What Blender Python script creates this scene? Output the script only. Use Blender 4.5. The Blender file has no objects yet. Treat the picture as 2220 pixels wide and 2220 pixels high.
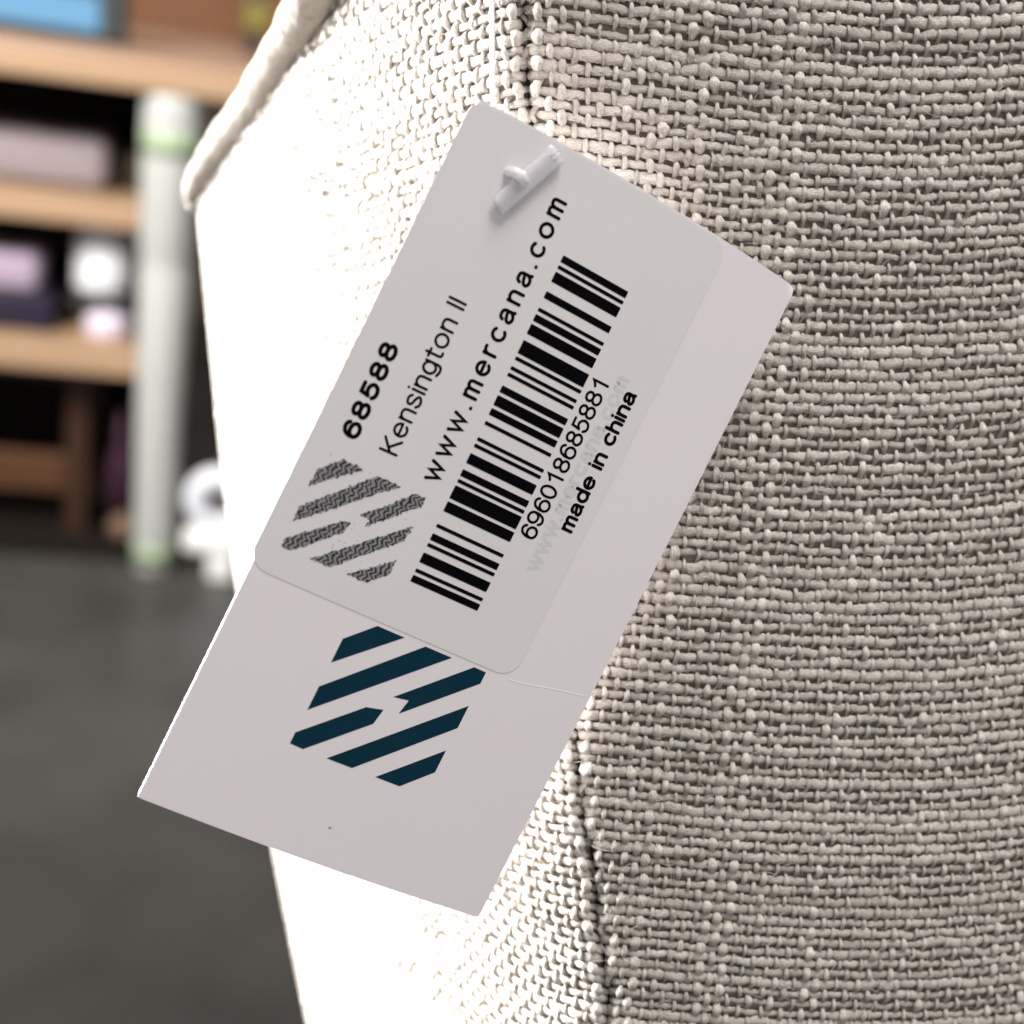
import bpy, bmesh, math, random
import numpy as np
from math import radians, cos, sin, pi

# ------------------------------------------------------------------ camera
FPX = 1300.0                       # focal length in pixels of a 1024 px picture
fw = np.array([0, cos(radians(22)), -sin(radians(22))])
r0 = np.array([1.0, 0, 0]); u0 = np.cross(r0, fw); RO = radians(9)
cr = cos(RO) * r0 + sin(RO) * u0
cu = -sin(RO) * r0 + cos(RO) * u0
EYE = np.array([0, 0, 0.9])
M = np.stack([cr, cu, -fw], 1)     # camera axes in the world (x right, y up, z back)
def W(p):
    return np.asarray(p) @ M.T + EYE
from mathutils import Matrix, Vector
C = bpy.context.scene.collection
scn = bpy.context.scene
cam = bpy.data.cameras.new('camera'); co = bpy.data.objects.new('camera', cam); C.objects.link(co)
co.matrix_world = Matrix(((M[0, 0], M[0, 1], M[0, 2], EYE[0]), (M[1, 0], M[1, 1], M[1, 2], EYE[1]),
                          (M[2, 0], M[2, 1], M[2, 2], EYE[2]), (0, 0, 0, 1)))
cam.sensor_width = 36; cam.lens = 36 * FPX / 1024
cam.clip_start = 0.01; cam.clip_end = 50
cam.dof.use_dof = True; cam.dof.focus_distance = 0.1755
cam.dof.aperture_fstop = cam.lens / 3.7      # a 3.7 mm opening
scn.camera = co

# ------------------------------------------------------------------ light
wd = bpy.data.worlds.new('World'); scn.world = wd; wd.use_nodes = True
bg = wd.node_tree.nodes['Background']; bg.inputs[0].default_value = (1.0, 0.965, 0.96, 1); bg.inputs[1].default_value = 0.54
def area(name, loc, to, size, power, col, sy=None):
    l = bpy.data.lights.new(name, 'AREA'); l.size = size; l.energy = power; l.color = col
    if sy: l.shape = 'RECTANGLE'; l.size_y = sy
    o = bpy.data.objects.new(name, l); C.objects.link(o); o.location = loc
    o.rotation_euler = (Vector(to) - Vector(loc)).to_track_quat('-Z', 'Y').to_euler()
    return o
kl = area('showroom_lamp', W((-0.95, 0.36, -0.60)), W((-0.03, 0, -0.20)), 1.0, 42, (1, 0.98, 0.96)); kl.data.spread = radians(60)
area('ceiling_lamp', W((0.35, 1.0, 0.22)), W((0.02, 0, -0.18)), 0.42, 17.5, (1, 0.965, 0.94))
bl = area('shelf_fill_lamp', (-1.1, 0.35, 1.7), (-0.55, 1.85, 0.45), 0.5, 13, (1, 0.96, 0.92)); bl.data.spread = radians(75)  # unseen fill lamp, added and aimed to brighten the shelf fronts
scn.view_settings.view_transform = 'Standard'; scn.view_settings.look = 'None'
scn.view_settings.exposure = 0; scn.view_settings.gamma = 1; scn.view_settings.use_curve_mapping = False

# ------------------------------------------------------------------ materials
def mat(name, col, rough=0.6, spec=0.5, **kw):
    m = bpy.data.materials.new(name); m.use_nodes = True
    b = m.node_tree.nodes['Principled BSDF']
    b.inputs['Base Color'].default_value = (*col, 1); b.inputs['Roughness'].default_value = rough
    b.inputs['Specular IOR Level'].default_value = spec
    for k, v in kw.items(): b.inputs[k.replace('_', ' ')].default_value = v
    return m
def N(m, t, **kw):
    n = m.node_tree.nodes.new(t)
    for k, v in kw.items(): setattr(n, k, v)
    return n
def L(m, a, b): m.node_tree.links.new(a, b)
def noisy(m, scale, amt, bump=0.0, dist=0.001, detail=4, c2=None):
    """colour that wanders a little, and a fine bump"""
    b = m.node_tree.nodes['Principled BSDF']; c = b.inputs['Base Color'].default_value[:]
    tc = N(m, 'ShaderNodeTexCoord'); nz = N(m, 'ShaderNodeTexNoise')
    nz.inputs['Scale'].default_value = scale; nz.inputs['Detail'].default_value = detail
    L(m, tc.outputs['Object'], nz.inputs['Vector'])
    mx = N(m, 'ShaderNodeMix', data_type='RGBA')
    d = c2 if c2 else tuple(x * (1 - amt) for x in c[:3])
    mx.inputs['A'].default_value = (*d, 1); mx.inputs['B'].default_value = tuple(min(1, x * (1 + amt * .6)) for x in c[:3]) + (1,)
    L(m, nz.outputs['Fac'], mx.inputs['Factor']); L(m, mx.outputs['Result'], b.inputs['Base Color'])
    if bump:
        bp = N(m, 'ShaderNodeBump'); bp.inputs['Strength'].default_value = bump; bp.inputs['Distance'].default_value = dist
        L(m, nz.outputs['Fac'], bp.inputs['Height']); L(m, bp.outputs['Normal'], b.inputs['Normal'])
    return m

def linen():
    m = mat('linen_yarn', (0.56, 0.50, 0.42), 0.38, 0.75)
    b = m.node_tree.nodes['Principled BSDF']
    b.inputs['Sheen Weight'].default_value = 0.15
    at = N(m, 'ShaderNodeAttribute', attribute_name='tone')
    uv = N(m, 'ShaderNodeAttribute', attribute_name='fib')
    mp = N(m, 'ShaderNodeMapping'); mp.inputs['Rotation'].default_value = (0, 0, radians(24)); mp.inputs['Scale'].default_value = (2.0, 3.2, 1)
    nz = N(m, 'ShaderNodeTexNoise'); nz.inputs['Scale'].default_value = 2.3; nz.inputs['Detail'].default_value = 4
    L(m, uv.outputs['Vector'], mp.inputs['Vector']); L(m, mp.outputs['Vector'], nz.inputs['Vector'])
    ml = N(m, 'ShaderNodeMath', operation='MULTIPLY_ADD'); L(m, nz.outputs['Fac'], ml.inputs[0])
    ml.inputs[1].default_value = 1.7; ml.inputs[2].default_value = 0.15
    m2 = N(m, 'ShaderNodeMath', operation='MULTIPLY'); L(m, ml.outputs[0], m2.inputs[0]); L(m, at.outputs['Fac'], m2.inputs[1])
    # low tones lean to straw, high tones to off-white
    mx = N(m, 'ShaderNodeMix', data_type='RGBA')
    mx.inputs['A'].default_value = (0.285, 0.246, 0.190, 1); mx.inputs['B'].default_value = (0.79, 0.74, 0.665, 1)
    mr = N(m, 'ShaderNodeMapRange'); mr.inputs['From Min'].default_value = 0.45; mr.inputs['From Max'].default_value = 1.55
    L(m, m2.outputs[0], mr.inputs['Value']); L(m, mr.outputs['Result'], mx.inputs['Factor'])
    L(m, mx.outputs['Result'], b.inputs['Base Color'])
    bp = N(m, 'ShaderNodeBump'); bp.inputs['Strength'].default_value = 1.0; bp.inputs['Distance'].default_value = 0.00025
    L(m, nz.outputs['Fac'], bp.inputs['Height']); L(m, bp.outputs['Normal'], b.inputs['Normal'])
    return m
MAT = {}
MAT['linen'] = linen()
MAT['lining'] = noisy(mat('lining_cloth', (0.36, 0.31, 0.245), 0.9, 0.1), 900, 0.3)
MAT['cloth'] = noisy(mat('piping_cloth', (0.26, 0.232, 0.20), 0.8, 0.2), 620, 0.25, 0.8, 0.0012)
MAT['thread'] = mat('seam_shade_thread', (0.06, 0.045, 0.035), 0.8, 0.1)  # crease shade of the seam put into the thread colour
MAT['card'] = noisy(mat('coated_card', (0.77, 0.705, 0.738), 0.5, 0.25), 60, 0.02, 0.12, 0.0001, 8, (0.745, 0.71, 0.72))
MAT['paper'] = noisy(mat('label_paper', (0.705, 0.670, 0.678), 0.5, 0.25), 70, 0.03, 0.12, 0.0001, 8, (0.675, 0.665, 0.66))
MAT['ink'] = mat('black_ink', (0.002, 0.002, 0.003), 0.8, 0.03)
MAT['teal'] = noisy(mat('teal_ink', (0.003, 0.030, 0.050), 0.6, 0.06), 500, 0.15)
MAT['ghost'] = mat('show_through_ink', (0.60, 0.60, 0.61), 0.4, 0.4)
def hatched():
    m = mat('hatched_ink', (0.1, 0.1, 0.1), 0.5, 0.3); b = m.node_tree.nodes['Principled BSDF']
    at = N(m, 'ShaderNodeAttribute', attribute_name='fib')
    sp = N(m, 'ShaderNodeSeparateXYZ'); L(m, at.outputs['Vector'], sp.inputs[0])
    # zigzag of thermal-print dither: a saw along the stripe bent by a triangle wave across it
    tri = N(m, 'ShaderNodeMath', operation='PINGPONG'); tri.inputs[1].default_value = 0.55; L(m, sp.outputs[1], tri.inputs[0])
    nz = N(m, 'ShaderNodeTexNoise'); nz.inputs['Scale'].default_value = 1.6; nz.inputs['Detail'].default_value = 3
    L(m, at.outputs['Vector'], nz.inputs['Vector'])
    a1 = N(m, 'ShaderNodeMath', operation='MULTIPLY_ADD'); L(m, tri.outputs[0], a1.inputs[0]); a1.inputs[1].default_value = 0.9; L(m, sp.outputs[0], a1.inputs[2])
    a2 = N(m, 'ShaderNodeMath', operation='MULTIPLY_ADD'); L(m, nz.outputs['Fac'], a2.inputs[0]); a2.inputs[1].default_value = 0.9; L(m, a1.outputs[0], a2.inputs[2])
    a3 = N(m, 'ShaderNodeMath', operation='MULTIPLY'); L(m, a2.outputs[0], a3.inputs[0]); a3.inputs[1].default_value = 9.0
    sn = N(m, 'ShaderNodeMath', operation='SINE'); L(m, a3.outputs[0], sn.inputs[0])
    rp = N(m, 'ShaderNodeMapRange'); rp.inputs['From Min'].default_value = -0.75; rp.inputs['From Max'].default_value = 0.75
    L(m, sn.outputs[0], rp.inputs['Value'])
    mx = N(m, 'ShaderNodeMix', data_type='RGBA'); mx.inputs['A'].default_value = (0.008, 0.008, 0.010, 1); mx.inputs['B'].default_value = (0.26, 0.255, 0.26, 1)
    L(m, rp.outputs['Result'], mx.inputs['Factor']); L(m, mx.outputs['Result'], b.inputs['Base Color'])
    return m
MAT['hatch'] = hatched()
MAT['plastic'] = mat('clear_plastic', (0.97, 0.96, 0.99), 0.22, 0.6, Transmission_Weight=0.72, IOR=1.35)

# ------------------------------------------------------------------ objects
def tag(o, label=None, cat=None, group=None, kind=None):
    if label: o['label'] = label
    if cat: o['category'] = cat
    if group: o['group'] = group
    if kind: o['kind'] = kind
    return o
def empty(name, loc, label, cat, rot=0):
    o = bpy.data.objects.new(name, None); o.empty_display_size = 0.01; C.objects.link(o)
    o.location = loc; o.rotation_euler = (0, 0, rot)
    return tag(o, label, cat)
def raw(name, V, F, mats, parent=None, base=None, smooth=True, attrs=None, midx=None):
    """V world coordinates (n,3); F list of quads/tris array. One mesh object."""
    V = np.asarray(V, float); base = np.zeros(3) if base is None else np.asarray(base, float)
    me = bpy.data.meshes.new(name)
    if isinstance(F, np.ndarray) and F.ndim == 2:
        n = len(F); k = F.shape[1]
        me.vertices.add(len(V)); me.vertices.foreach_set('co', (V - base).astype(np.float32).ravel())
        me.loops.add(n * k); me.loops.foreach_set('vertex_index', F.astype(np.int32).ravel())
        me.polygons.add(n); me.polygons.foreach_set('loop_start', (np.arange(n) * k).astype(np.int32))
        me.polygons.foreach_set('loop_total', np.full(n, k, np.int32))
        me.update(calc_edges=True)
    else:
        me.from_pydata((V - base).tolist(), [], F)
    for m in mats: me.materials.append(m)
    if midx is not None: me.polygons.foreach_set('material_index', np.asarray(midx, np.int32))
    me.polygons.foreach_set('use_smooth', np.full(len(me.polygons), bool(smooth)))
    for k, a in (attrs or {}).items():
        if a.ndim == 1:
            t = me.attributes.new(k, 'FLOAT', 'POINT'); t.data.foreach_set('value', a.astype(np.float32))
        else:
            t = me.attributes.new(k, 'FLOAT_VECTOR', 'POINT'); t.data.foreach_set('vector', a.astype(np.float32).ravel())
    me.validate(); me.update()
    o = bpy.data.objects.new(name, me); C.objects.link(o)
    if parent is not None: o.parent = parent
    return o

# ================================================================== CHAIR
rng = np.random.default_rng(11)
F2 = FPX * 2220 / 1024
def back(px, py, z):
    return np.stack([(px - 1110) / F2 * z, (1110 - py) / F2 * z, -z], -1)
SY = np.array([-400, 0, 115, 230, 290, 900, 1600, 1655, 1780, 1896, 2068, 2220, 2600.])
SX = np.array([1105, 1132, 1141, 1152, 1160, 1205, 1249, 1256, 1272, 1289, 1309, 1323, 1352.])
# where the side panel turns out of sight
BY = np.array([-400, -200, 0, 200, 316, 430, 460, 1034, 1264, 1839, 2220, 2600.])
BX = np.array([960, 820, 690, 551, 471, 415, 422, 477, 506, 583, 659, 740.])
def seam(y): return np.interp(y, SY, SX) + 2.0 * np.sin(y / 41.0) + 1.4 * np.sin(y / 17.0 + 1)
def sil(y): return np.interp(y, BY, BX)
def zs(y): return 0.1725 + 0.0135 * np.clip(y, -400, 2700) / 2220
GRO = 0.0032
def wav(px, py):      # slow swells of the stuffing under the cloth
    return 0.00025 * np.sin(px / 260 + 1) * np.sin(py / 330) + 0.00012 * np.sin(px / 90 + py / 150)
def Zr(px, py):
    d = px - seam(py); x = d / 1000
    return zs(py) + 0.007 * x + 0.003 * np.maximum(x, 0) ** 2 + GRO * np.exp(-np.maximum(d, -8) / 10.0) + wav(px, py)
def Zl(px, py):
    s = seam(py); d = (s - px) / 720.0
    return zs(py) + 0.022 * d + 0.08 * np.maximum(d, 0) ** 2 + GRO * np.exp(-np.maximum(s - px, -8) / 12.0) + wav(px, py)
def Yrow(j):          # image height of weft row j (rows shrink downwards)
    a, b = 28.6, 0.0031
    return a / b * (1 - np.exp(-b * (j - 8))) 
def sag(px, Y):
    x = np.clip((px - 1200) / 1000, -0.2, 2)
    base = 0.1 * x * 1000 - 0.2 / 3.2 * np.maximum(x, 0) ** 3.2 * 1000
    return base + 0.035 * (px - 1200) * np.clip(1 - Y / 700, -0.3, 1)
def map_right(k, j):
    Y = Yrow(j); q = 0.082 - 0.026 * Y / 1000
    px = 2262 - 0.06 * Y - 0.018 * Y * Y / 1000 - (22 * k + q * k * np.abs(k))
    py = Y + sag(px, Y)
    return px, py
# column spacing on the side panel from equal cloth lengths
_pitch = 0.00172
_D = [0.0]
while _D[-1] < 900 and len(_D) < 90:
    d = _D[-1]; h = 0.022 / 720 + 2 * 0.08 * d / 720 / 720 + GRO * 0
    z = 0.178 + 0.022 * d / 720 + 0.08 * (d / 720) ** 2
    _D.append(d + _pitch / math.hypot(z / F2, h))
_D = np.array(_D); NL = len(_D)
def map_left(i, j):
    Y = Yrow(j); D = np.where(i < 0, i * 24.0, np.interp(np.maximum(i, 0), np.arange(NL), _D))
    px = seam(Y) - D; s = seam(Y)
    Y1 = Y + sag(s, Y)
    zr = (zs(Y) + 0.022 * D / 720 + 0.08 * (D / 720) ** 2 * (D > 0)) / zs(Y)
    py = 1000 + (Y1 - 1000) / zr + 0.02 * D
    px = px + (py - Y) * 0.05
    return px, py

def yarns(mp, Zf, i0, i1, j0, j1, keep, S, R, seedo):
    """plain weave: warp columns i0..i1, weft rows j0..j1 over the surface (mp, Zf)"""
    g = np.random.default_rng(seedo)
    VV, FF, TT, UU = [], [], [], []; base = 0
    def surf(i, j):
        px, py = mp(i, j); return back(px, py, Zf(px, py)), px, py
    ii = np.arange(i0, i1 + 1); jj = np.arange(j0, j1 + 1)
    ang = np.linspace(0, 2 * pi, R, endpoint=False)
    for warp in (True, False):
        lines = ii if warp else jj
        lo, hi = (j0, j1) if warp else (i0, i1)
        t = np.arange(lo, hi, 1.0 / S)
        slow = 1 + 0.06 * np.sin(lines * 0.9 + 2)
        for idx, a in enumerate(lines):
            fat = math.exp(g.normal(0, 0.15))
            if g.random() < (0.15 if warp else 0.10): fat *= g.uniform(1.3, 1.75 if warp else 1.5)
            tone0 = g.normal(1.0, 0.10)
            knots = int((hi - lo) / (7 if warp else 11)) + 1
            rad = np.full(len(t), fat * slow[idx])
            for _ in range(knots):      # slubs
                c = g.uniform(lo, hi); w = g.uniform(0.35, 1.8); rad *= 1 + g.uniform(0.15, 0.75) * np.exp(-((t - c) / w) ** 2)
            for _ in range(knots):      # thin places
                c = g.uniform(lo, hi); w = g.uniform(0.5, 2.5); rad *= 1 - g.uniform(0.1, 0.3) * np.exp(-((t - c) / w) ** 2)
            rad = np.clip(rad, 0.62, 1.9)
            lat = np.interp(t, np.arange(lo, hi + 2, 1.5), g.normal(0, 0.10, len(np.arange(lo, hi + 2, 1.5))))
            hn = np.interp(t, np.arange(lo, hi + 2, 1.0), g.normal(0, 0.03, len(np.arange(lo, hi + 2, 1.0))))
            tn = tone0 * (1 + np.interp(t, np.arange(lo, hi + 2, 1.0), g.normal(0, 0.075, len(np.arange(lo, hi + 2, 1.0)))))
            aa = np.full(len(t), float(a))
            I, J = (aa + lat, t) if warp else (t, aa + lat)
            P, px, py = surf(I, J)
            e = 0.05
            Pi = (surf(I + e, J)[0] - surf(I - e, J)[0]) / (2 * e); Pj = (surf(I, J + e)[0] - surf(I, J - e)[0]) / (2 * e)
            n = np.cross(Pi, Pj); n /= np.linalg.norm(n, axis=1)[:, None]
            n *= np.sign(n[:, 2] + 1e-9)[:, None]
            li = np.linalg.norm(Pi, axis=1); lj = np.linalg.norm(Pj, axis=1); lm = np.minimum(0.5 * (li + lj), 0.0021)
            wv = np.cos(pi * (t + a))
            if warp:
                off = lm * (0.27 * np.sign(wv) * np.abs(wv) ** 0.8 + hn); rb = np.minimum(li, .0022) * 0.26 * rad * (0.66 + 0.36 * np.abs(wv) ** 1.3); rn = lm * 0.17 * np.clip(rad, .7, 1.4)
                bd = Pi
            else:
                off = lm * (-0.10 * wv + hn); rb = np.minimum(lj, .0022) * 0.375 * np.clip(rad, .75, 1.3); rn = lm * 0.18 * np.clip(rad, .75, 1.25)
                rb = rb * (1 - 0.10 * (wv > 0) * wv)
                bd = Pj
            cen = P + n * off[:, None]
            tg = np.gradient(cen, axis=0); tg /= np.linalg.norm(tg, axis=1)[:, None] + 1e-12
            B = bd - (np.sum(bd * tg, 1))[:, None] * tg; B /= np.linalg.norm(B, axis=1)[:, None] + 1e-12
            N2 = np.cross(tg, B); N2 *= np.sign(np.sum(N2 * n, 1))[:, None]
            ring = cen[:, None, :] + B[:, None, :] * (rb[:, None] * np.cos(ang))[:, :, None] + N2[:, None, :] * (rn[:, None] * np.sin(ang))[:, :, None]
            ring = cen[:, None] + (ring - cen[:, None]) * g.normal(1, 0.09, (len(t), R, 1))
            ok = keep(px, py)
            f = ok[:-1] & ok[1:]; q = np.nonzero(f)[0]
            if len(q) == 0: continue
            r_ = np.arange(R); r2 = (r_ + 1) % R
            A = q[:, None] * R
            Q = np.stack([A + r_, A + r2, A + R + r2, A + R + r_], -1).reshape(-1, 4)
            used = np.zeros(len(t) * R, bool); used[Q.ravel()] = True
            remap = np.cumsum(used) - 1
            VV.append(ring.reshape(-1, 3)[used]); FF.append(remap[Q] + base); base += int(used.sum())
            TT.append(np.repeat(tn * (1.12 if warp else 0.95), R)[used])
            uvw = np.stack([np.repeat(t * 1.0, R), np.tile(np.abs(ang - pi) , len(t)), np.full(len(t) * R, a * 3.7 + warp * 51)], -1)
            UU.append(uvw[used])
    return np.concatenate(VV), np.concatenate(FF), np.concatenate(TT), np.concatenate(UU)

def hairs(mp, Zf, i0, i1, j0, j1, keep, n, seedo, wild=1.0):
    g = np.random.default_rng(seedo); VV, FF = [], []; base = 0
    for _ in range(n):
        i, j = g.uniform(i0, i1), g.uniform(j0, j1)
        px, py = mp(np.array([i]), np.array([j]))
        if not keep(px, py)[0]: continue
        P = back(px, py, Zf(px, py))[0]; th = g.uniform(0, 2 * pi); ln = g.uniform(0.0008, 0.0034) * wild
        s = np.linspace(0, 1, 9); cv = g.normal(0, 0.8)
        c = P + np.stack([np.cos(th + cv * s) * ln * s, np.sin(th + cv * s) * ln * s, 0.0004 + g.uniform(0.0002, 0.0008) * np.sin(pi * s) * wild], -1)
        r = 0.000022 * g.uniform(0.7, 1.3); a3 = np.array([0, 2.1, 4.2])
        d = np.gradient(c, axis=0); d /= np.linalg.norm(d, axis=1)[:, None]
        up = np.array([0, 0, 1.0]); b = np.cross(d, up); b /= np.linalg.norm(b, axis=1)[:, None] + 1e-9; u = np.cross(b, d)
        R_ = c[:, None] + r * (b[:, None] * np.cos(a3)[None, :, None] + u[:, None] * np.sin(a3)[None, :, None])
        VV.append(R_.reshape(-1, 3))
        k = np.arange(8)[:, None] * 3; q = np.arange(3); q2 = (q + 1) % 3
        FF.append(np.stack([k + q, k + q2, k + 3 + q2, k + 3 + q], -1).reshape(-1, 4) + base); base += 27
    return np.concatenate(VV), np.concatenate(FF)

def sheet(mp, Zf, I, J, depth, keepf):
    gi, gj = np.meshgrid(I, J); px, py = mp(gi.ravel(), gj.ravel())
    P = back(px, py, Zf(px, py) + depth)
    nI, nJ = len(I), len(J); a = (np.arange(nJ - 1)[:, None] * nI + np.arange(nI - 1)).ravel()
    Q = np.stack([a, a + 1, a + nI + 1, a + nI], -1)
    ok = keepf(px, py); Q = Q[ok[Q].all(1)]
    return P, Q

def panel(name, mp, Zf, rect, keep, S, R, seedo, nh, I, J, keep2, parent, base, label):
    V, Fq, T, U = yarns(mp, Zf, *rect, keep, S, R, seedo)
    H, HF = hairs(mp, Zf, *rect, keep, nh, seedo + 5)
    G, GF = sheet(mp, Zf, I, J, 0.00062, keep2)
    n1, n2 = len(V), len(V) + len(H)
    V = np.concatenate([V, H, G]); F_ = np.concatenate([Fq, HF + n1, GF + n2])
    mi = np.concatenate([np.zeros(len(Fq) + len(HF)), np.ones(len(GF))])
    T = np.concatenate([T, np.full(len(H), 1.5), np.ones(len(G))]); U = np.concatenate([U, np.zeros((len(H) + len(G), 3))])
    o = raw(name, W(V), F_, [MAT['linen'], MAT['lining']], parent, base, True, {'tone': T, 'fib': U}, mi)
    o['label'] = label
    return o

CH = W((0.09, -0.25, -0.28)); CH[2] = 0.35
chair = empty('upholstered_chair', CH, 'cream linen upholstered chair with seam and piped edge filling the right side', 'chair')
keepR = lambda px, py: (px > seam(py) + 2.5) & (px < 2460) & (py > -240) & (py < 2460)
keepR2 = lambda px, py: (px > seam(py) - 3) & (py > -900) & (py < 3100)
panel('front_panel', map_right, Zr, (-9, 48, -2, 112), keepR, 6, 10, 3, 2200, np.arange(-30, 50, 0.5), np.arange(-14, 150, 1.0), keepR2, chair, CH,
      'shaded front panel of coarse plain weave linen')
keepL = lambda px, py: (px < seam(py) - 2.5) & (px > sil(py) + 15) & (py > -240) & (py < 2460)
keepL2 = lambda px, py: (px < seam(py) + 3) & (px > sil(py) + 18)
panel('side_panel', map_left, Zl, (-1, NL - 2, -10, 125), keepL, 5, 7, 9, 300, np.concatenate([np.arange(-1.0, 5, 0.25), np.arange(5, NL - 1, 0.5)]), np.arange(-22, 150, 1.0), keepL2, chair, CH,
      'brightly lit side panel of the same linen')

# smooth stuffed body behind the woven panels: closes the side panel's rim and the back
ys = np.linspace(-380, 2580, 50); VV = []
for y in ys:
    s = sil(y); zz = Zl(s, y)
    p0 = back(s + 6, y, zz + 0.0006)
    row = [back(s + 34, y, Zl(s + 34, y) + 0.0003), back(s + 18, y, Zl(s + 18, y) - 0.0002), back(s + 8, y, Zl(s + 8, y) + 0.0001), p0, p0 + [0.004, 0, -0.006], p0 + [0.015, 0, -0.014], p0 + [0.05, 0, -0.035], p0 + [0.16, 0, -0.06], p0 + [0.25, 0, -0.05],
           back(2500, y, 0.23), back(2480, y, Zr(2480, y) + 0.003), back(seam(y) + 60, y, Zr(seam(y) + 60, y) + 0.004), back(seam(y) - 60, y, Zl(seam(y) - 60, y) + 0.004)]
    VV.append(row)
VV = np.array(VV); nr = VV.shape[1]; FFa = []
for a in range(len(ys) - 1):
    for b in range(nr): FFa.append([a * nr + b, a * nr + (b + 1) % nr, (a + 1) * nr + (b + 1) % nr, (a + 1) * nr + b])
FFa.append(list(range(nr))[::-1]); FFa.append([(len(ys) - 1) * nr + b for b in range(nr)])
raw('stuffed_body', W(VV.reshape(-1, 3)), FFa, [MAT['cloth']], chair, CH, True)

def tube(pts, rad, R=16, ell=1.0, cap=True):
    pts = np.asarray(pts, float); n = len(pts); rad = np.broadcast_to(rad, (n,))
    d = np.gradient(pts, axis=0); d /= np.linalg.norm(d, axis=1)[:, None]
    up = np.array([0.3, 0.2, 1.0]); b = np.cross(d, up); b /= np.linalg.norm(b, axis=1)[:, None]; u = np.cross(b, d)
    a = np.linspace(0, 2 * pi, R, endpoint=False)
    V = pts[:, None] + rad[:, None, None] * (b[:, None] * np.cos(a)[None, :, None] + ell * u[:, None] * np.sin(a)[None, :, None])
    F_ = [[i * R + k, i * R + (k + 1) % R, (i + 1) * R + (k + 1) % R, (i + 1) * R + k] for i in range(n - 1) for k in range(R)]
    if cap: F_ += [list(range(R))[::-1], [(n - 1) * R + k for k in range(R)]]
    return V.reshape(-1, 3), F_
def spline(P, n=12):
    P = np.asarray(P, float); P = np.vstack([2 * P[0] - P[1], P, 2 * P[-1] - P[-2]]); o = []
    for i in range(1, len(P) - 2):
        for t in np.arange(n) / n:
            o.append(0.5 * ((2 * P[i]) + (P[i + 1] - P[i - 1]) * t + (2 * P[i - 1] - 5 * P[i] + 4 * P[i + 1] - P[i + 2]) * t * t + (3 * P[i] - P[i - 1] - 3 * P[i + 1] + P[i + 2]) * t ** 3))
    o.append(P[-2]); return np.array(o)
K = 2220 / 1932
pc = [(366, 396, .2515, 8), (362, 368, .2485, 15), (385, 325, .246, 25), (430, 262, .243, 31), (488, 180, .240, 34), (545, 80, .238, 37), (590, -10, .236, 40), (650, -130, .234, 43), (720, -270, .232, 44)]
pp = spline([list(back(x * K, y * K, zz_)) + [w * 1.13 * K / F2 * zz_] for x, y, z, w in pc for zz_ in [float(Zl(sil(y * K), y * K)) - 0.0022]])
wob = 1 + 0.035 * np.sin(np.arange(len(pp)) * 0.9) + 0.03 * np.sin(np.arange(len(pp)) * 0.37 + 1)
v, fc = tube(pp[:, :3], pp[:, 3] * wob, 24)
raw('piping', W(v), fc, [MAT['cloth']], chair, CH)
# row of stitches sunk in the seam, dark to draw its crease shade
sv, sf = [], []
for y in np.arange(-200, 2420, 52.0):
    yy = np.linspace(y, y + 38, 7); zz = Zr(seam(yy) + 1, yy) - 0.0003 * np.sin(np.linspace(0, pi, 7)) + 0.0004
    vv, f_ = tube(back(seam(yy) + 1, yy, zz), 0.00022, 6)
    sf += [[k + len(sv) for k in q] for q in f_]; sv += vv.tolist()
raw('seam_stitches', W(np.array(sv)), sf, [MAT['thread']], chair, CH)

# ================================================================== HANG TAG
TO = np.array([-4.0093, 50.6236, -159.2764]); TU = np.array([0.84993, -0.40781, -0.33362])
TV = np.array([-0.44521, -0.89449, -0.0408]); TN = np.array([0.2818, -0.1832, 0.9418])
def TP(u, v, h=0.0):
    """tag millimetres (u right, v down, h off the face) -> world"""
    u = np.asarray(u, float); v = np.asarray(v, float)
    bend = 0.35 * (1 - ((u - 25) / 25) ** 2) + 0.25 * np.sin(v / 96.7 * pi)
    s = np.maximum(0, 0.9 - (50 - u) - v * 0.9); bend = bend - 0.6 * s           # worn corner, bent back
    h = np.asarray(h, float) + bend - 0.25
    return W((TO + u[..., None] * TU + v[..., None] * TV + h[..., None] * TN) / 1000)
def TPl(L_, h): a = np.array(L_, float); return TP(a[:, 0], a[:, 1], np.full(len(a), h))
TB = TP(np.array(9.5), np.array(5.5))
htag = empty('hang_tag', TB, 'white cardboard hang tag with barcode sticker and dark teal striped emblem', 'hang tag')
# card body, slightly arched top edge and a clipped corner
nu, nv = 100, 194
us = np.linspace(0, 50, nu + 1); vs = np.linspace(0, 96.72, nv + 1)
gu, gv = np.meshgrid(us, vs)
arch = -0.72 * np.sin(np.clip(gu / 50, 0, 1) * pi) ** 0.6 * np.clip(1 - gv / 9, 0, 1)
low = 0.3 * np.sin(gu / 50 * pi) * np.clip((gv - 90) / 6.7, 0, 1)
edge = np.random.default_rng(5).normal(0, 0.008, (2, nv + 1))
gu = gu + np.where(gu == 0, 1, 0) * edge[0][:, None] + np.where(gu == 50, 1, 0) * edge[1][:, None]
gv2 = gv + arch + low
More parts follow.
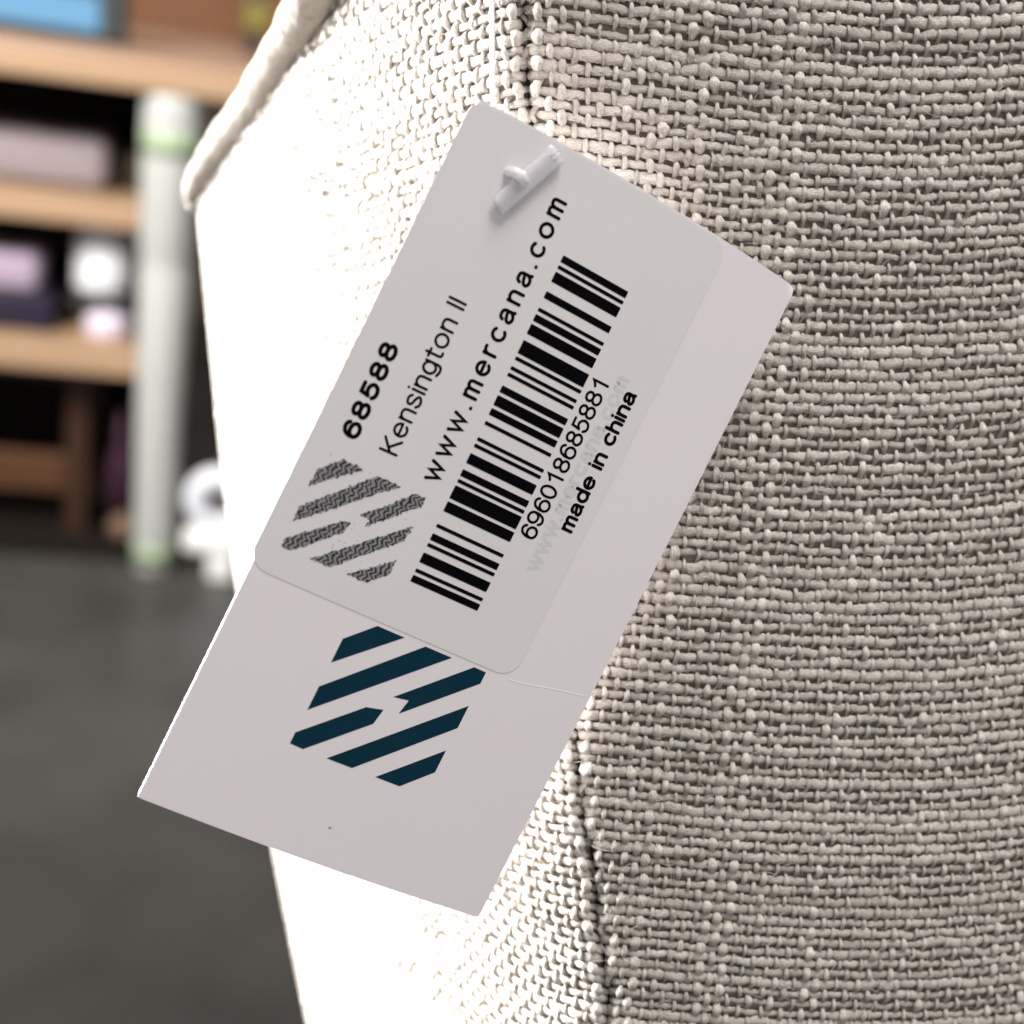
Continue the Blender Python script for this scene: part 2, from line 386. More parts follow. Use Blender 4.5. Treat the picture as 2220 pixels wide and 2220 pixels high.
# round the corners a touch
for cu_, cv_, sx, sy in ((0, 0, 1, 1), (50, 0, -1, 1), (50, 96.72, -1, -1), (0, 96.72, 1, -1)):
    rr = 0.28
    du = (gu - cu_) * sx; dv = (gv - cv_) * sy
    inn = (du < rr) & (dv < rr); dd = np.hypot(rr - du, rr - dv); m_ = inn & (dd > rr)
    k_ = np.where(m_, rr / np.maximum(dd, 1e-6), 1)
    gu = np.where(m_, cu_ + sx * (rr - (rr - du) * k_), gu); gv2 = np.where(m_, gv2 + (rr - (rr - dv) * k_ - dv) * sy, gv2)
TH = 0.48
front = TP(gu.ravel(), gv2.ravel(), np.zeros(gu.size)); backf = TP(gu.ravel(), gv2.ravel(), np.full(gu.size, -TH))
w1 = nu + 1; nn = gu.size; Fc = []
def holef(a, b): return abs(us[a] + .25 - 7.3) < 0.8 and abs(vs[b] + .25 - 6.0) < 0.8      # punched hole
hc = set()
for b in range(nv):
    for a in range(nu):
        q = [b * w1 + a, b * w1 + a + 1, (b + 1) * w1 + a + 1, (b + 1) * w1 + a]
        if holef(a, b): hc.add((a, b)); continue
        Fc.append(q[::-1]); Fc.append([k + nn for k in q])
for a in range(nu):
    Fc.append([a, a + 1, a + 1 + nn, a + nn]); t_ = nv * w1 + a; Fc.append([t_ + 1, t_, t_ + nn, t_ + 1 + nn])
for b in range(nv):
    t_ = b * w1; Fc.append([t_ + w1, t_, t_ + nn, t_ + w1 + nn]); t_ = b * w1 + nu; Fc.append([t_, t_ + w1, t_ + w1 + nn, t_ + nn])
for a, b in hc:
    q = b * w1 + a
    if (a, b - 1) not in hc: Fc.append([q + 1, q, q + nn, q + 1 + nn])
    if (a, b + 1) not in hc: Fc.append([q + w1, q + w1 + 1, q + w1 + 1 + nn, q + w1 + nn])
    if (a - 1, b) not in hc: Fc.append([q, q + w1, q + w1 + nn, q + nn])
    if (a + 1, b) not in hc: Fc.append([q + w1 + 1, q + 1, q + 1 + nn, q + w1 + 1 + nn])
card = raw('card', np.concatenate([front, backf]), Fc, [MAT['card']], htag, TB, True)
card.data.set_sharp_from_angle(angle=radians(40)) if hasattr(card.data, 'set_sharp_from_angle') else None

# ---- flat shapes on the face: drawn in millimetres, cut finely, then laid on the bent card
def lay(name, polys, h, m, parent, thick=0.0, cut=2.0, fib=None, smooth=True, jit=0.0, arch=False):
    bm = bmesh.new()
    for n_, poly in enumerate(polys):
        vs_ = [bm.verts.new((p[0], p[1], n_ * jit)) for p in poly]
        try: bm.faces.new(vs_)
        except ValueError: pass
    us_ = [v.co.x for v in bm.verts]; vv_ = [v.co.y for v in bm.verts]
    for k in np.arange(math.floor(min(us_)), max(us_), cut):
        bmesh.ops.bisect_plane(bm, geom=bm.verts[:] + bm.edges[:] + bm.faces[:], plane_co=(k, 0, 0), plane_no=(1, 0, 0), dist=1e-5)
    for k in np.arange(math.floor(min(vv_)), max(vv_), cut * 3):
        bmesh.ops.bisect_plane(bm, geom=bm.verts[:] + bm.edges[:] + bm.faces[:], plane_co=(0, k, 0), plane_no=(0, 1, 0), dist=1e-5)
    bmesh.ops.triangulate(bm, faces=bm.faces[:])
    bm.verts.index_update()
    A = np.array([v.co[:] for v in bm.verts]); Ft = np.array([[v.index for v in f.verts] for f in bm.faces])
    # face the viewer
    a, b, c = A[Ft[:, 0]], A[Ft[:, 1]], A[Ft[:, 2]]
    flip = ((b - a)[:, 0] * (c - a)[:, 1] - (b - a)[:, 1] * (c - a)[:, 0]) > 0
    Ft[flip] = Ft[flip][:, ::-1]
    if arch: A[:, 1] += -0.72 * np.sin(np.clip(A[:, 0] / 50, 0, 1) * pi) ** 0.6 * np.clip(1 - A[:, 1] / 9, 0, 1)
    top = TP(A[:, 0], A[:, 1], h + A[:, 2])
    V = top; F_ = Ft
    if thick:
        bot = TP(A[:, 0], A[:, 1], h - thick + A[:, 2]); n0 = len(A); V = np.concatenate([top, bot])
        sd = [[e.verts[0].index, e.verts[1].index] for e in bm.edges if len(e.link_faces) == 1]
        F_ = Ft.tolist() + (Ft[:, ::-1] + n0).tolist() + [[x, y, y + n0, x + n0] for x, y in sd]
    bm.free()
    o = raw(name, V, F_, [m], parent, TB, smooth and not thick, {'fib': np.concatenate([A, A]) if thick else A})
    return o
def rrect(u0_, v0_, u1_, v1_, rads, n=10):
    out = []
    for (cx, cy, a0), r in zip(((u0_, v0_, 180), (u1_, v0_, 270), (u1_, v1_, 0), (u0_, v1_, 90)), rads):
        ox = cx + (r if cx == u0_ else -r); oy = cy + (r if cy == v0_ else -r)
        for k in range(n + 1):
            t = radians(a0 + 90 * k / n); out.append((ox + r * cos(t), oy + r * sin(t)))
    return out
TEAL = [[(14.72, 71.45), (14.72, 68.0), (18.1, 64.7), (22.1, 64.7)][::-1], [(14.7, 78.3), (14.7, 74.9), (25.2, 64.7), (29.2, 64.7)][::-1],
        [(32.6, 64.7), (34.45, 64.72), (34.45, 66.4), (26.02, 74.3), (26.46, 72.17), (24.31, 72.51)],
        [(14.6, 81.6), (21.6, 75.1), (23.92, 74.56), (23.5, 76.8), (16.5, 83.3), (14.6, 83.2)],
        [(34.4, 69.75), (34.4, 73.1), (23.6, 83.3), (19.9, 83.3)], [(34.35, 76.5), (34.35, 79.8), (30.7, 83.3), (27.05, 83.3)]]
lay('teal_emblem', TEAL, 0.015, MAT['teal'], card)
STK = lay('sticker', [rrect(-0.62, 0.25, 38.4, 64.1, (1.8, 2.6, 2.8, 2.8))], 0.045, MAT['paper'], htag, thick=0.034, arch=True)
SH = 0.063
HAT = [[(2.1, 52.0), (2.1, 49.8), (4.4, 47.15), (7.5, 47.15)][::-1], [(2.2, 56.9), (2.1, 54.8), (9.4, 47.15), (12.7, 47.15)][::-1],
       [(14.9, 47.15), (16.3, 47.15), (16.3, 48.2), (10.84, 53.75), (11.0, 52.7), (9.6, 52.6)],
       [(2.4, 59.1), (7.9, 54.25), (9.0, 54.05), (8.7, 55.4), (3.7, 60.3), (2.3, 60.3)],
       [(16.45, 51.1), (16.3, 53.2), (9.1, 60.2), (6.3, 60.25)], [(16.5, 55.9), (16.4, 58.0), (14.1, 60.1), (11.4, 60.2)]]
g = np.random.default_rng(8)
def rough(poly, n=14, amp=0.09):     # dithered outline of the thermal print
    out = []; P = np.array(poly)
    for a, b in zip(P, np.roll(P, -1, 0)):
        m_ = max(2, int(np.hypot(*(b - a)) / 0.22))
        for k in range(m_):
            q = a + (b - a) * k / m_; out.append(tuple(q + g.normal(0, amp, 2) * (k > 0)))
    return out
specks = []
for _ in range(70):
    cx, cy = g.uniform(2, 16.5), g.uniform(47, 60.5); r_ = g.uniform(0.03, 0.085)
    specks.append([(cx + r_ * cos(t), cy + r_ * sin(t)) for t in np.linspace(0, 2 * pi, 5)[:-1]])
lay('printed_emblem', [rough(p) for p in HAT] + specks, SH, MAT['hatch'], STK, cut=3)

# ---- barcode: widths of its bars and spaces in modules
SEQ = ['211232', '112214', '314111', '223211', '141221', '312311', '121142', '312113', '2331112']
bars = []; pos = 0; MOD = (57.65 - 11.57) / 101
for sq in SEQ:
    for k, ch in enumerate(sq):
        w = int(ch)
        if k % 2 == 0:
            v1 = 57.65 - pos * MOD + 0.02; v0 = v1 - w * MOD - 0.04; um = 18.42 + (v0 - 11.6) / 46 * 0.93
            bars.append(rrect(um, v0, um + 10.08, v1, (0.12, 0.12, 0.12, 0.12), 3))
        pos += w
lay('barcode', bars, SH, MAT['ink'], STK, cut=2.5)

# ---- lettering: round-ended pen strokes, one polyline list per glyph (em units, baseline 0, capitals 1)
X = 0.73
def el(cx, cy, rx, ry, a0=0, a1=360, n=22):
    return [(cx + rx * cos(radians(a0 + (a1 - a0) * k / n)), cy + ry * sin(radians(a0 + (a1 - a0) * k / n))) for k in range(n + 1)]
def cs(P, n=5): return [tuple(p) for p in spline([(a, b) for a, b in P], n)]
def glyph(c, X=X):
    h = X / 2
    if c == '0': return [el(.27, .5, .25, .5)], .54
    if c == '1': return [[(.05, .76), (.16, .84), (.30, 1), (.30, 0)]], .42
    if c == '6': return [el(.27, .32, .25, .32), cs([(.02, .32), (.03, .6), (.12, .88), (.29, 1.0), (.43, .95), (.50, .82)])], .54
    if c == '9': return [el(.27, .68, .25, .32), cs([(.52, .68), (.51, .4), (.42, .12), (.25, 0), (.11, .05), (.04, .18)])], .54
    if c == '8': return [el(.27, .765, .21, .235), el(.27, .27, .25, .27)], .54
    if c == '5': return [[(.47, 1), (.13, 1), (.07, .50)], cs([(.07, .50), (.16, .60), (.28, .65), (.43, .58), (.52, .36), (.44, .09), (.27, 0), (.12, .05), (.03, .2)])], .54
    if c == 'w': return [[(0, X), (.17, 0), (.34, X * .96), (.51, 0), (.68, X)]], .68
    if c == '.': return [[(.04, .03), (.06, .03)]], .10
    if c == ' ': return [], .2
    if c == 'm': return [[(.02, 0), (.02, X)], cs([(.02, X - .22), (.08, X - .06), (.18, X), (.28, X - .05), (.31, X - .2)]) + [(.31, 0)], cs([(.31, X - .22), (.37, X - .06), (.47, X), (.57, X - .05), (.60, X - .2)]) + [(.60, 0)]], .62
    if c in 'nh': return [[(.02, 0), (.02, X if c == 'n' else 1.02)], cs([(.02, X - .24), (.09, X - .06), (.22, X), (.36, X - .07), (.40, X - .24)]) + [(.40, 0)]], .42
    if c == 'e': return [[(.03, h + .02), (.47, h + .02)], el(.25, h, .23, h, 3, 318)], .49
    if c == 'r': return [[(.02, 0), (.02, X)], cs([(.02, X - .24), (.09, X - .07), (.19, X - .005), (.28, X - .01)])], .28
    if c == 'c': return [el(.25, h, .23, h, 48, 312)], .45
    if c == 'a': return [cs([(.06, X - .17), (.12, X - .03), (.24, X), (.36, X - .04), (.41, X - .17)]) + [(.41, .12), (.44, 0)], cs([(.41, h + .07), (.2, h + .02), (.05, h - .08), (.03, .12), (.14, 0), (.3, .04), (.41, .2)])], .46
    if c == 'o': return [el(.26, h, .24, h)], .52
    if c == 'K': return [[(.03, 0), (.03, 1)], [(.50, 1), (.03, .40)], [(.19, .60), (.54, 0)]], .55
    if c == 's': return [cs([(.39, X - .14), (.31, X - .01), (.16, X), (.05, X - .11), (.08, h + .09), (.22, h), (.37, h - .1), (.41, .13), (.29, 0), (.13, 0), (.02, .15)])], .43
    if c == 'i': return [[(.02, 0), (.02, X)], [(.02, .97), (.02, .985)]], .04
    if c == 'I': return [[(.03, 0), (.03, 1)]], .06
    if c == 'g': return [el(.23, h, .21, h), [(.44, X)] + cs([(.44, .0), (.40, -.19), (.24, -.27), (.06, -.18)])], .46
    if c == 't': return [[(.13, .93)] + cs([(.13, .16), (.17, .02), (.29, .01)]), [(0, X), (.28, X)]], .29
    if c == 'd': return [el(.24, h, .22, h), [(.46, 1.02), (.46, 0)]], .48
def text(name, s, B0, B1, hcap, wt, m, h=None, gap=.17, adv=None, xh=X):
    """B0, B1: ends of the base line in tag mm; hcap: height of a capital in mm; wt: pen width mm"""
    h = SH if h is None else h
    B0, B1 = np.array(B0), np.array(B1); r = (B1 - B0) / np.linalg.norm(B1 - B0); up = np.array([r[1], -r[0]])
    if up[0] > 0: up = -up
    items = []; x = 0
    for c in s:
        st, w = glyph(c, xh)
        if adv and c != ' ': ox = x + (adv - w) / 2; items.append((st, ox)); x += adv
        else: items.append((st, x)); x += w + gap
    lo = min(p[0] + ox for st, ox in items for q in st for p in q); hi = max(p[0] + ox for st, ox in items for q in st for p in q)
    Ln = np.linalg.norm(B1 - B0) - wt; polys = []; hc_ = hcap - wt
    for st, ox in items:
        for q in st:
            P = np.array([B0 + r * (wt / 2 + (p[0] + ox - lo) / (hi - lo) * Ln) + up * (wt / 2 + p[1] * hc_) for p in q])
            k = [0] + [n_ for n_ in range(1, len(P)) if np.linalg.norm(P[n_] - P[n_ - 1]) > 1e-3]; P = P[k]
            if len(P) < 2: P = np.vstack([P[0] - r * .01, P[0] + r * .01])
            closed = np.linalg.norm(P[0] - P[-1]) < 1e-3
            d = np.diff(P, axis=0); d /= np.linalg.norm(d, axis=1)[:, None]
            if closed:
                P = P[:-1]; dn = d; dp = np.roll(d, 1, 0)
            else:
                dn = np.vstack([d, d[-1]]); dp = np.vstack([d[0], d])
            nn_ = np.stack([-(dn + dp)[:, 1], (dn + dp)[:, 0]], 1); nn_ /= np.linalg.norm(nn_, axis=1)[:, None] + 1e-9
            mit = 1 / np.maximum(0.45, np.abs(np.sum(nn_ * np.stack([-dn[:, 1], dn[:, 0]], 1), 1)))
            Lf = P + nn_ * (wt / 2 * mit)[:, None]; Rt = P - nn_ * (wt / 2 * mit)[:, None]
            n_ = len(P); rngk = range(n_ if closed else n_ - 1)
            for a in rngk:
                b = (a + 1) % n_; polys.append([tuple(Lf[a]), tuple(Lf[b]), tuple(Rt[b]), tuple(Rt[a])])
            if not closed:
                for e_, dd in ((P[0], -d[0]), (P[-1], d[-1])):
                    a0 = math.atan2(dd[1], dd[0])
                    polys.append([(e_[0] + wt / 2 * cos(a0 + t), e_[1] + wt / 2 * sin(a0 + t)) for t in np.linspace(-pi / 2, pi / 2, 7)])
    return lay(name, polys, h, m, STK, cut=60, jit=0.0)
text('show_through_lettering', 'www.mercana.com', (34.75, 49.9), (34.3, 21.5), 2.3, 0.5, MAT['ghost'], h=0.053, gap=.2)
text('item_number', '68588', (5.12, 44.35), (4.8, 31.45), 2.45, 0.53, MAT['ink'], adv=.78)
text('product_name_lettering', 'Kensington II', (10.54, 43.98), (10.0, 22.78), 2.6, 0.35, MAT['ink'], gap=.145)
text('web_address_lettering', 'www.mercana.com', (16.93, 44.88), (15.93, 5.6), 2.68, 0.45, MAT['ink'], gap=.30)
text('barcode_digits', '696018685881', (32.25, 46.15), (31.97, 23.45), 2.5, 0.36, MAT['ink'], adv=.68)
text('origin_lettering', 'made in china', (36.58, 43.15), (36.15, 22.8), 2.3, 0.46, MAT['ink'], gap=.15, xh=.70)

# small marks on the card: a dot of dirt and a pressed scratch
lay('speck', [[(24.59 + .22 * cos(t) + .1 * sin(t), 91.85 - .1 * cos(t) + .12 * sin(t)) for t in np.linspace(0, 2 * pi, 9)[:-1]]], 0.012, mat('dirt', (0.30, 0.27, 0.28), .8), card)
sc_ = [(37.9, 64.35), (39.2, 64.3), (43.07, 63.5), (45.0, 63.1), (49.4, 62.35)]
lay('scratch', [[(a[0], a[1] - .06), (b[0], b[1] - .06), (b[0], b[1] + .05), (a[0], a[1] + .05)] for a, b in zip(sc_, sc_[1:])], 0.02, mat('bright_crease', (0.86, 0.84, 0.85), .3), card, thick=0.02)

# ================================================================== PLASTIC FASTENER
fa = empty('tag_fastener', TP(7.3, 6.0, 0.3), 'clear plastic T-bar fastener pinned through the top of the tag', 'tag fastener')
FB = TP(np.array(7.3), np.array(6.0), np.array(0.3))
# T bar: a flat-bottomed rod lying over the hole
e0 = np.array([7.85, 10.6]); e1 = np.array([11.8, 0.7]); tt = np.linspace(0, 1, 25)
path = np.stack([e0[0] + (e1[0] - e0[0]) * tt, e0[1] + (e1[1] - e0[1]) * tt], 1)
dv = (e1 - e0) / np.linalg.norm(e1 - e0); pv = np.array([dv[1], -dv[0]]) * -1
prof = [(cos(a) * 1.38, 0.36 + sin(a) * 0.30) for a in np.linspace(0, 2 * pi, 20, endpoint=False)]
Vb = []; 
for k, p in enumerate(path):
    s = 1.0 if 0 < k < len(path) - 1 else 0.72
    s *= 1 + 0.10 * (k > len(path) - 4) - 0.05 * (k < 4)
    for x, z in prof: q = p + pv * x * s * 0.92; Vb.append(TP(q[0], q[1], 0.32 + z * s))
n_ = len(prof); Fb = [[i * n_ + k, i * n_ + (k + 1) % n_, (i + 1) * n_ + (k + 1) % n_, (i + 1) * n_ + k] for i in range(len(path) - 1) for k in range(n_)]
Fb += [list(range(n_))[::-1], [(len(path) - 1) * n_ + k for k in range(n_)]]
raw('bar', np.array(Vb), Fb, [MAT['plastic']], fa, FB)
# two added ridges standing in for the highlights at the bar's upper end
rv, rf = [], []
for off, ln in ((-0.35, .9), (0.25, 1.0)):
    q0 = e1 + pv * off - dv * 1.3; q1 = e1 + pv * off - dv * 0.15
    pts = np.array([TP(*(q0 + (q1 - q0) * s), 0.93) for s in np.linspace(0, 1, 6)])
    v, f_ = tube(pts, 0.00016, 8); rf += [[k + len(rv) for k in q] for q in f_]; rv += v.tolist()
raw('highlight_ridge', np.array(rv), rf, [MAT['plastic']], fa, FB)
# filament: root in the bar, down through the hole, up behind the card and out at the top
pts = [TP(9.5, 6.2, .45), TP(8.8, 5.9, .85), TP(8.0, 5.8, 0.8), TP(7.4, 5.9, 0.1), TP(7.2, 5.9, -0.7), TP(6.6, 5.2, -1.6), TP(5.2, 3.6, -2.4)]
up1 = W(back(1069, 190, 0.1672)); up2 = W(back(1068, 60, 0.1675)); up3 = W(back(1064, -90, 0.168)); up4 = W(back(1056, -330, 0.170))
pts = spline(np.array(pts + [up1, up2, up3, up4]), 10)
rr_ = np.interp(np.arange(len(pts)), [0, 10, 30, 45, len(pts)], [0.0008, 0.00085, 0.0007, 0.00031, 0.00030])
v, f_ = tube(pts, rr_, 14); raw('filament', v, f_, [MAT['plastic']], fa, FB)

# ================================================================== SHOWROOM BEHIND
def box(x0, x1, y0, y1, z0, z1, bev=0.0, seg=3):
    bm = bmesh.new(); bmesh.ops.create_cube(bm, size=1)
    for v in bm.verts: v.co = Vector((x0 + (v.co.x + .5) * (x1 - x0), y0 + (v.co.y + .5) * (y1 - y0), z0 + (v.co.z + .5) * (z1 - z0)))
    if bev: bmesh.ops.bevel(bm, geom=bm.edges[:], offset=bev, segments=seg, profile=0.5, affect='EDGES')
    return bm
def merge(*bms):
    o = bmesh.new()
    for b in bms:
        me = bpy.data.meshes.new('t'); b.to_mesh(me); b.free(); o.from_mesh(me); bpy.data.meshes.remove(me)
    return o
def put(name, bm, m, parent=None, loc=None, rot=0, smooth=False):
    me = bpy.data.meshes.new(name); bm.normal_update(); bm.to_mesh(me); bm.free(); me.materials.append(m)
    for p in me.polygons: p.use_smooth = smooth
    o = bpy.data.objects.new(name, me); C.objects.link(o)
    if parent is not None: o.parent = parent
    if loc is not None: o.location = loc; o.rotation_euler = (0, 0, rot)
    return o
SR = radians(12.5); S0 = Vector((-0.746, 1.733, 0))
def sl(x, y, z=0): return Vector((S0.x + x * cos(SR) - y * sin(SR), S0.y + x * sin(SR) + y * cos(SR), z))
def cyl(cx, cy, z0, z1, r0_, r1_, n=28, rings=None):
    bm = bmesh.new(); rs = rings or [(0, r0_), (1, r1_)]; R_ = []
    for t, r in rs: R_.append([bm.verts.new((cx + r * cos(2 * pi * k / n), cy + r * sin(2 * pi * k / n), z0 + t * (z1 - z0))) for k in range(n)])
    for a, b in zip(R_, R_[1:]):
        for k in range(n): bm.faces.new((a[k], a[(k + 1) % n], b[(k + 1) % n], b[k]))
    bm.faces.new(R_[0][::-1]); bm.faces.new(R_[-1]); return bm
def wood(name, c, c2):
    m = mat(name, c, 0.5, 0.4); b = m.node_tree.nodes['Principled BSDF']
    tc = N(m, 'ShaderNodeTexCoord'); mp = N(m, 'ShaderNodeMapping'); mp.inputs['Scale'].default_value = (3, 22, 22)
    nz = N(m, 'ShaderNodeTexNoise'); nz.inputs['Scale'].default_value = 1.5; nz.inputs['Detail'].default_value = 5
    mx = N(m, 'ShaderNodeMix', data_type='RGBA'); mx.inputs['A'].default_value = (*c, 1); mx.inputs['B'].default_value = (*c2, 1)
    L(m, tc.outputs['Object'], mp.inputs[0]); L(m, mp.outputs[0], nz.inputs['Vector']); L(m, nz.outputs['Fac'], mx.inputs['Factor']); L(m, mx.outputs['Result'], b.inputs['Base Color'])
    return m
PINE = wood('pine', (0.42, 0.28, 0.17), (0.33, 0.21, 0.125)); BROWN = wood('brown_board', (0.175, 0.075, 0.030), (0.14, 0.060, 0.024))
DARKW = wood('dark_wood', (0.05, 0.022, 0.010), (0.035, 0.015, 0.008)); RECESS_SHADE = noisy(mat('recess_shade_board', (0.012, 0.008, 0.006), 0.8, 0.2), 20, 0.3)  # near-black panels: shade of the shelf recesses put into the colour
TOPM = wood('desk_laminate', (0.42, 0.27, 0.19), (0.36, 0.23, 0.16))
# floor
fl = bmesh.new()
for p in ((-6, -1.5), (5, -1.5), (5, 6), (-6, 6)): fl.verts.new((*p, 0))
fl.verts.ensure_lookup_table(); fl.faces.new(fl.verts)
FM = noisy(mat('polished_concrete', (0.072, 0.070, 0.065), 0.38, 0.5), 5.0, 0.8, 0.1, 0.002, 6)
tag(put('floor', fl, FM), kind='structure')
wl = box(-6, 5, 3.2, 3.3, 0, 3.2); tag(put('wall', wl, noisy(mat('painted_wall', (0.30, 0.22, 0.16), .8), 2, .2)), kind='structure')

# shelf unit
sh = empty('shelf_unit', sl(0, 0), 'low shelf unit with pale pine boards and near-black panels painted as recess shade under the desk', 'shelf unit', SR)
put('shelf_board', box(-0.62, 0.213, 0.0, 0.36, 0.296, 0.336, .004), PINE, sh)
put('shelf_board', box(-0.62, 0.213, 0.0, 0.36, 0.508, 0.543, .004), PINE, sh)
put('side_panel', box(0.2135, 0.235, 0.003, 0.37, 0, 0.66), RECESS_SHADE, sh)
put('side_panel', box(-0.645, -0.6205, 0.003, 0.37, 0, 0.66), RECESS_SHADE, sh)
put('back_panel', box(-0.645, 0.235, 0.371, 0.38, 0, 0.66), RECESS_SHADE, sh)
put('base_board', box(-0.62, 0.213, 0.012, 0.36, 0.0, 0.012), RECESS_SHADE, sh)
# desk
dk = empty('desk', sl(0, -0.05), 'pine topped desk with white green-banded leg behind the chair', 'desk', SR)
put('tabletop', box(-0.75, 0.62, 0.0, 0.56, 0.700, 0.738, .006), TOPM, dk)
put('front_edge', box(-0.75, 0.62, -0.006, -0.0005, 0.702, 0.736, .002), PINE, dk)
put('hutch_back', box(-0.75, 0.62, 0.535, 0.555, 0.7385, 1.35), BROWN, dk)
WHITE = noisy(mat('white_gloss_paint', (0.46, 0.47, 0.445), .35, .5), 30, .06)
GREEN = mat('green_band', (0.31, 0.40, 0.25), .4)
leg = put('leg', cyl(0.222, 0.03, 0, 0.699, 0, 0, 36, [(0, .0265), (.03, .028), (.1, .029), (.45, .0335), (.66, .036), (.67, .0345), (.69, .0345), (.70, .037), (.93, .039), (.985, .0385), (1, .037)]), WHITE, dk, smooth=True)
put('green_band', cyl(0.222, 0.03, 0.622, 0.652, .0388, .0394, 36), GREEN, leg, smooth=True)
put('green_band', cyl(0.222, 0.03, 0.022, 0.052, .0288, .0295, 36), GREEN, leg, smooth=True)
leg2 = put('leg', cyl(-0.70, 0.03, 0, 0.699, .028, .038, 36), WHITE, dk, smooth=True)
put('leg', cyl(0.56, 0.45, 0, 0.699, .028, .038, 36), WHITE, dk, smooth=True)
put('dark_post', box(0.300, 0.328, 0.30, 0.33, 0.7385, 1.2, .003), mat('dark_metal', (0.05, 0.035, 0.03), .5), dk)

# blue screen in a dark case on the desk
tb = empty('tablet', sl(-0.02, 0.10, 0.7385), 'dark cased tablet with glowing pale blue screen on the desk top', 'tablet', SR)
put('case', box(-0.15, 0.168, 0.0, 0.035, 0.0, 0.105, .012), mat('dark_case', (0.03, 0.04, 0.04), .4), tb)
SCM = mat('blue_screen', (0.03, 0.08, 0.13), .3)
SCM.node_tree.nodes['Principled BSDF'].inputs['Emission Color'].default_value = (0.22, 0.50, 0.80, 1)
SCM.node_tree.nodes['Principled BSDF'].inputs['Emission Strength'].default_value = 0.65
put('screen', box(-0.135, 0.132, -0.004, -0.0005, 0.014, 0.060, .0015), SCM, tb)
# yellow clip on the post
tag(put('yellow_tag', box(-0.018, 0.02, -0.02, -0.0005, 0.03, 0.07, .006), mat('yellow', (0.17, 0.15, 0.02), .5), None, sl(0.318, 0.25, 0.745), SR),
    'small mustard yellow clip at the dark post above the desk', 'clip')

def item(name, bm, col, loc, label, cat, rough=.5, smooth=True, **kw):
    return tag(put(name, bm, mat(name + '_m', col, rough, .4, **kw), None, loc, SR, smooth), label, cat)
# on the upper shelf
item('paper_bundle', box(-0.16, 0.135, 0, 0.14, 0.0, 0.072, .022, 5), (0.27, 0.225, 0.235), sl(0, 0.05, 0.5435), 'pale pinkish grey rounded bundle on the upper shelf', 'bundle')
item('brown_pouch', box(0, 0.05, 0, 0.12, 0.0, 0.058, .018, 5), (0.05, 0.035, 0.018), sl(0.148, 0.09, 0.5435), 'small dark brown pouch beside the pale bundle on the upper shelf', 'pouch')
# on the middle shelf
def jar(nm, loc, r, h, col, label):
    t = empty(nm, loc, label, 'jar', SR)
    put('body', cyl(0, 0, 0, h, 0, 0, 32, [(0, r * .9), (.06, r), (.80, r), (.9, r * .9), (.93, r * .72)]), mat(nm + '_body', col, .35, .5), t, smooth=True)
    put('lid', cyl(0, 0, h * .932, h * 1.08, 0, 0, 32, [(0, r * .76), (.8, r * .76), (1, r * .7)]), mat(nm + '_lid', tuple(c * .9 for c in col), .4), t, smooth=True)
jar('white_jar', sl(0.128, 0.10, 0.398), 0.043, 0.088, (0.88, 0.90, 0.92), 'bright white round jar standing nearest the leg on the middle shelf, upper of two')
item('jar_riser', box(-0.045, 0.045, 0, 0.11, 0.0, 0.012, .004), (0.02, 0.018, 0.016), sl(0.13, 0.035, 0.386), 'thin black tray between the two white jars', 'tray')
jar('lilac_jar', sl(0.138, 0.075, 0.3365), 0.034, 0.045, (0.74, 0.66, 0.78), 'squat lilac white jar under the bright white one on the middle shelf')
item('lavender_box', box(-0.09, 0.042, 0, 0.1, 0, 0.052, .012, 4), (0.36, 0.29, 0.38), sl(0.0, 0.05, 0.393), 'lavender box at the left end of the middle shelf', 'box')
item('purple_box', box(-0.12, 0.063, 0, 0.12, 0, 0.056, .005), (0.015, 0.010, 0.028), sl(0.0, 0.05, 0.3365), 'dark purple box under the lavender box', 'box')
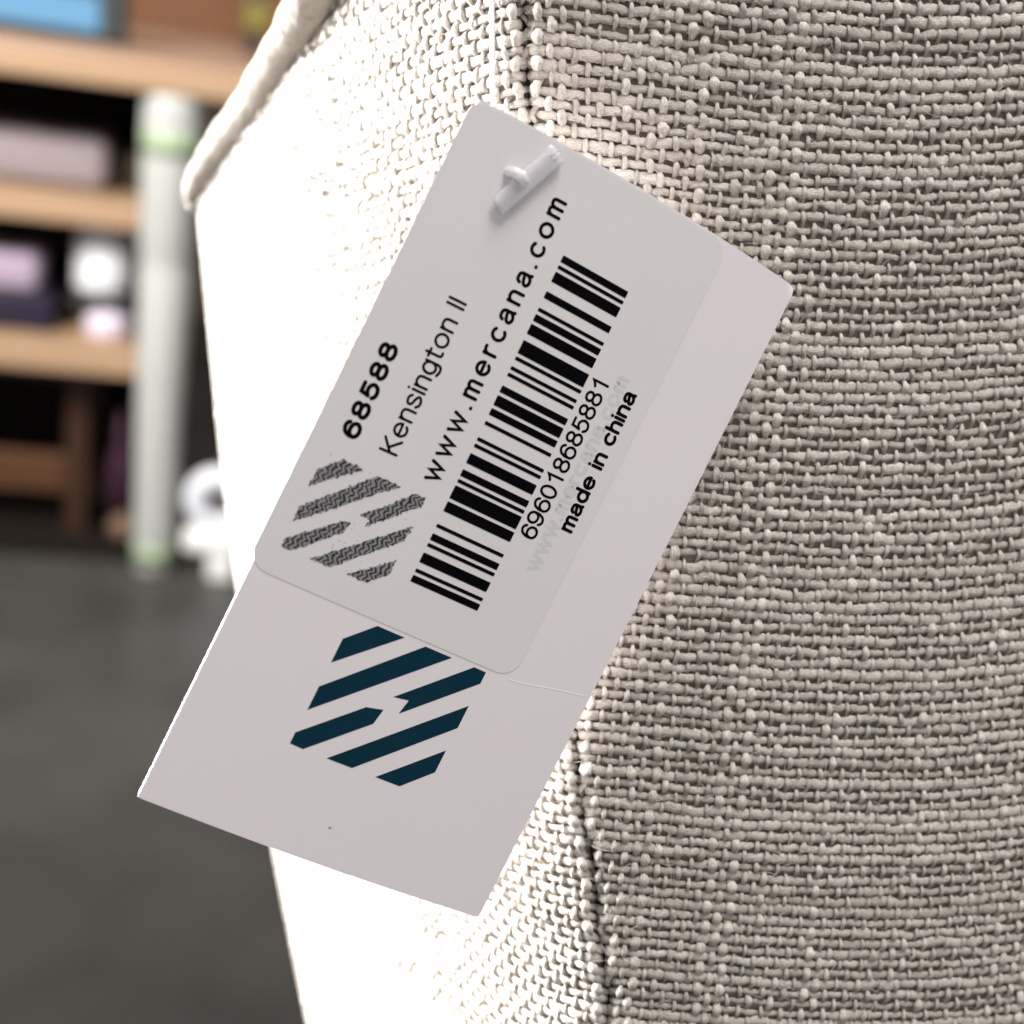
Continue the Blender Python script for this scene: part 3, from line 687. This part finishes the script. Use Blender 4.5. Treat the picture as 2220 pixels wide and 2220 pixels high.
# at the bottom
st = empty('wooden_stool', sl(-0.12, 0.08), 'dark reddish brown wooden stool frame below the lowest shelf board', 'stool', SR)
put('leg', box(0.200, 0.232, 0.0, 0.03, 0, 0.262, .003), DARKW, st)
put('leg', box(-0.10, -0.07, 0.0, 0.03, 0, 0.262, .003), DARKW, st)
put('leg', box(0.200, 0.232, 0.20, 0.23, 0, 0.262, .003), DARKW, st)
put('leg', box(-0.10, -0.07, 0.20, 0.23, 0, 0.262, .003), DARKW, st)
put('rail', box(-0.0695, 0.1995, 0.004, 0.024, 0.075, 0.135, .003), wood('rail_wood', (0.10, 0.042, 0.018), (0.07, 0.03, 0.014)), st)
put('seat', box(-0.11, 0.242, -0.01, 0.24, 0.2625, 0.280, .004), DARKW, st)
item('maroon_bottle', cyl(0, 0, 0, 0.2, 0, 0, 24, [(0, .016), (.6, .018), (.75, .008), (1, .008)]), (0.05, 0.018, 0.035), sl(0.16, 0.10, 0.012), 'dim maroon bottle standing right of the stool in the bottom bay', 'bottle')
item('tan_ball', bmesh.new() if False else cyl(0, 0, 0, 0.045, 0, 0, 20, [(0, .008), (.2, .02), (.5, .025), (.8, .02), (1, .008)]), (0.16, 0.10, 0.06), sl(0.172, 0.06, 0.012), 'small dull tan knob on the floor of the bottom bay', 'knob')

# white castor wheel beside the leg
cs_ = empty('castor_wheel', sl(0.315, -0.03), 'white plastic castor wheel on the floor just right of the desk leg', 'castor', SR)
bm = bmesh.new(); RN = 32; rn_ = 12; G = []
for k in range(RN):
    a = 2 * pi * k / RN; G.append([bm.verts.new(((.036 + .016 * cos(t)) * cos(a), .014 * sin(t), .13 + (.036 + .016 * cos(t)) * sin(a))) for t in np.linspace(0, 2 * pi, rn_, endpoint=False)])
for k in range(RN):
    for q in range(rn_): bm.faces.new((G[k][q], G[(k + 1) % RN][q], G[(k + 1) % RN][(q + 1) % rn_], G[k][(q + 1) % rn_]))
put('wheel', bm, mat('castor_white', (0.80, 0.82, 0.88), .3), cs_, smooth=True)
put('hub', cyl(0, 0, -.008, .008, .022, .022, 24), mat('castor_hub', (0.10, 0.10, 0.10), .5), cs_, smooth=True)
hub = bpy.data.objects['hub']; hub.data.transform(Matrix.Rotation(pi / 2, 4, 'X')); hub.location = (0, 0, .13)
put('bracket', merge(box(-.050, .045, -.02, .02, .045, .082, .012, 4), box(-.012, .03, -.016, .016, .0, .05, .008, 3)), mat('castor_body', (0.85, 0.85, 0.83), .3), cs_, smooth=True)
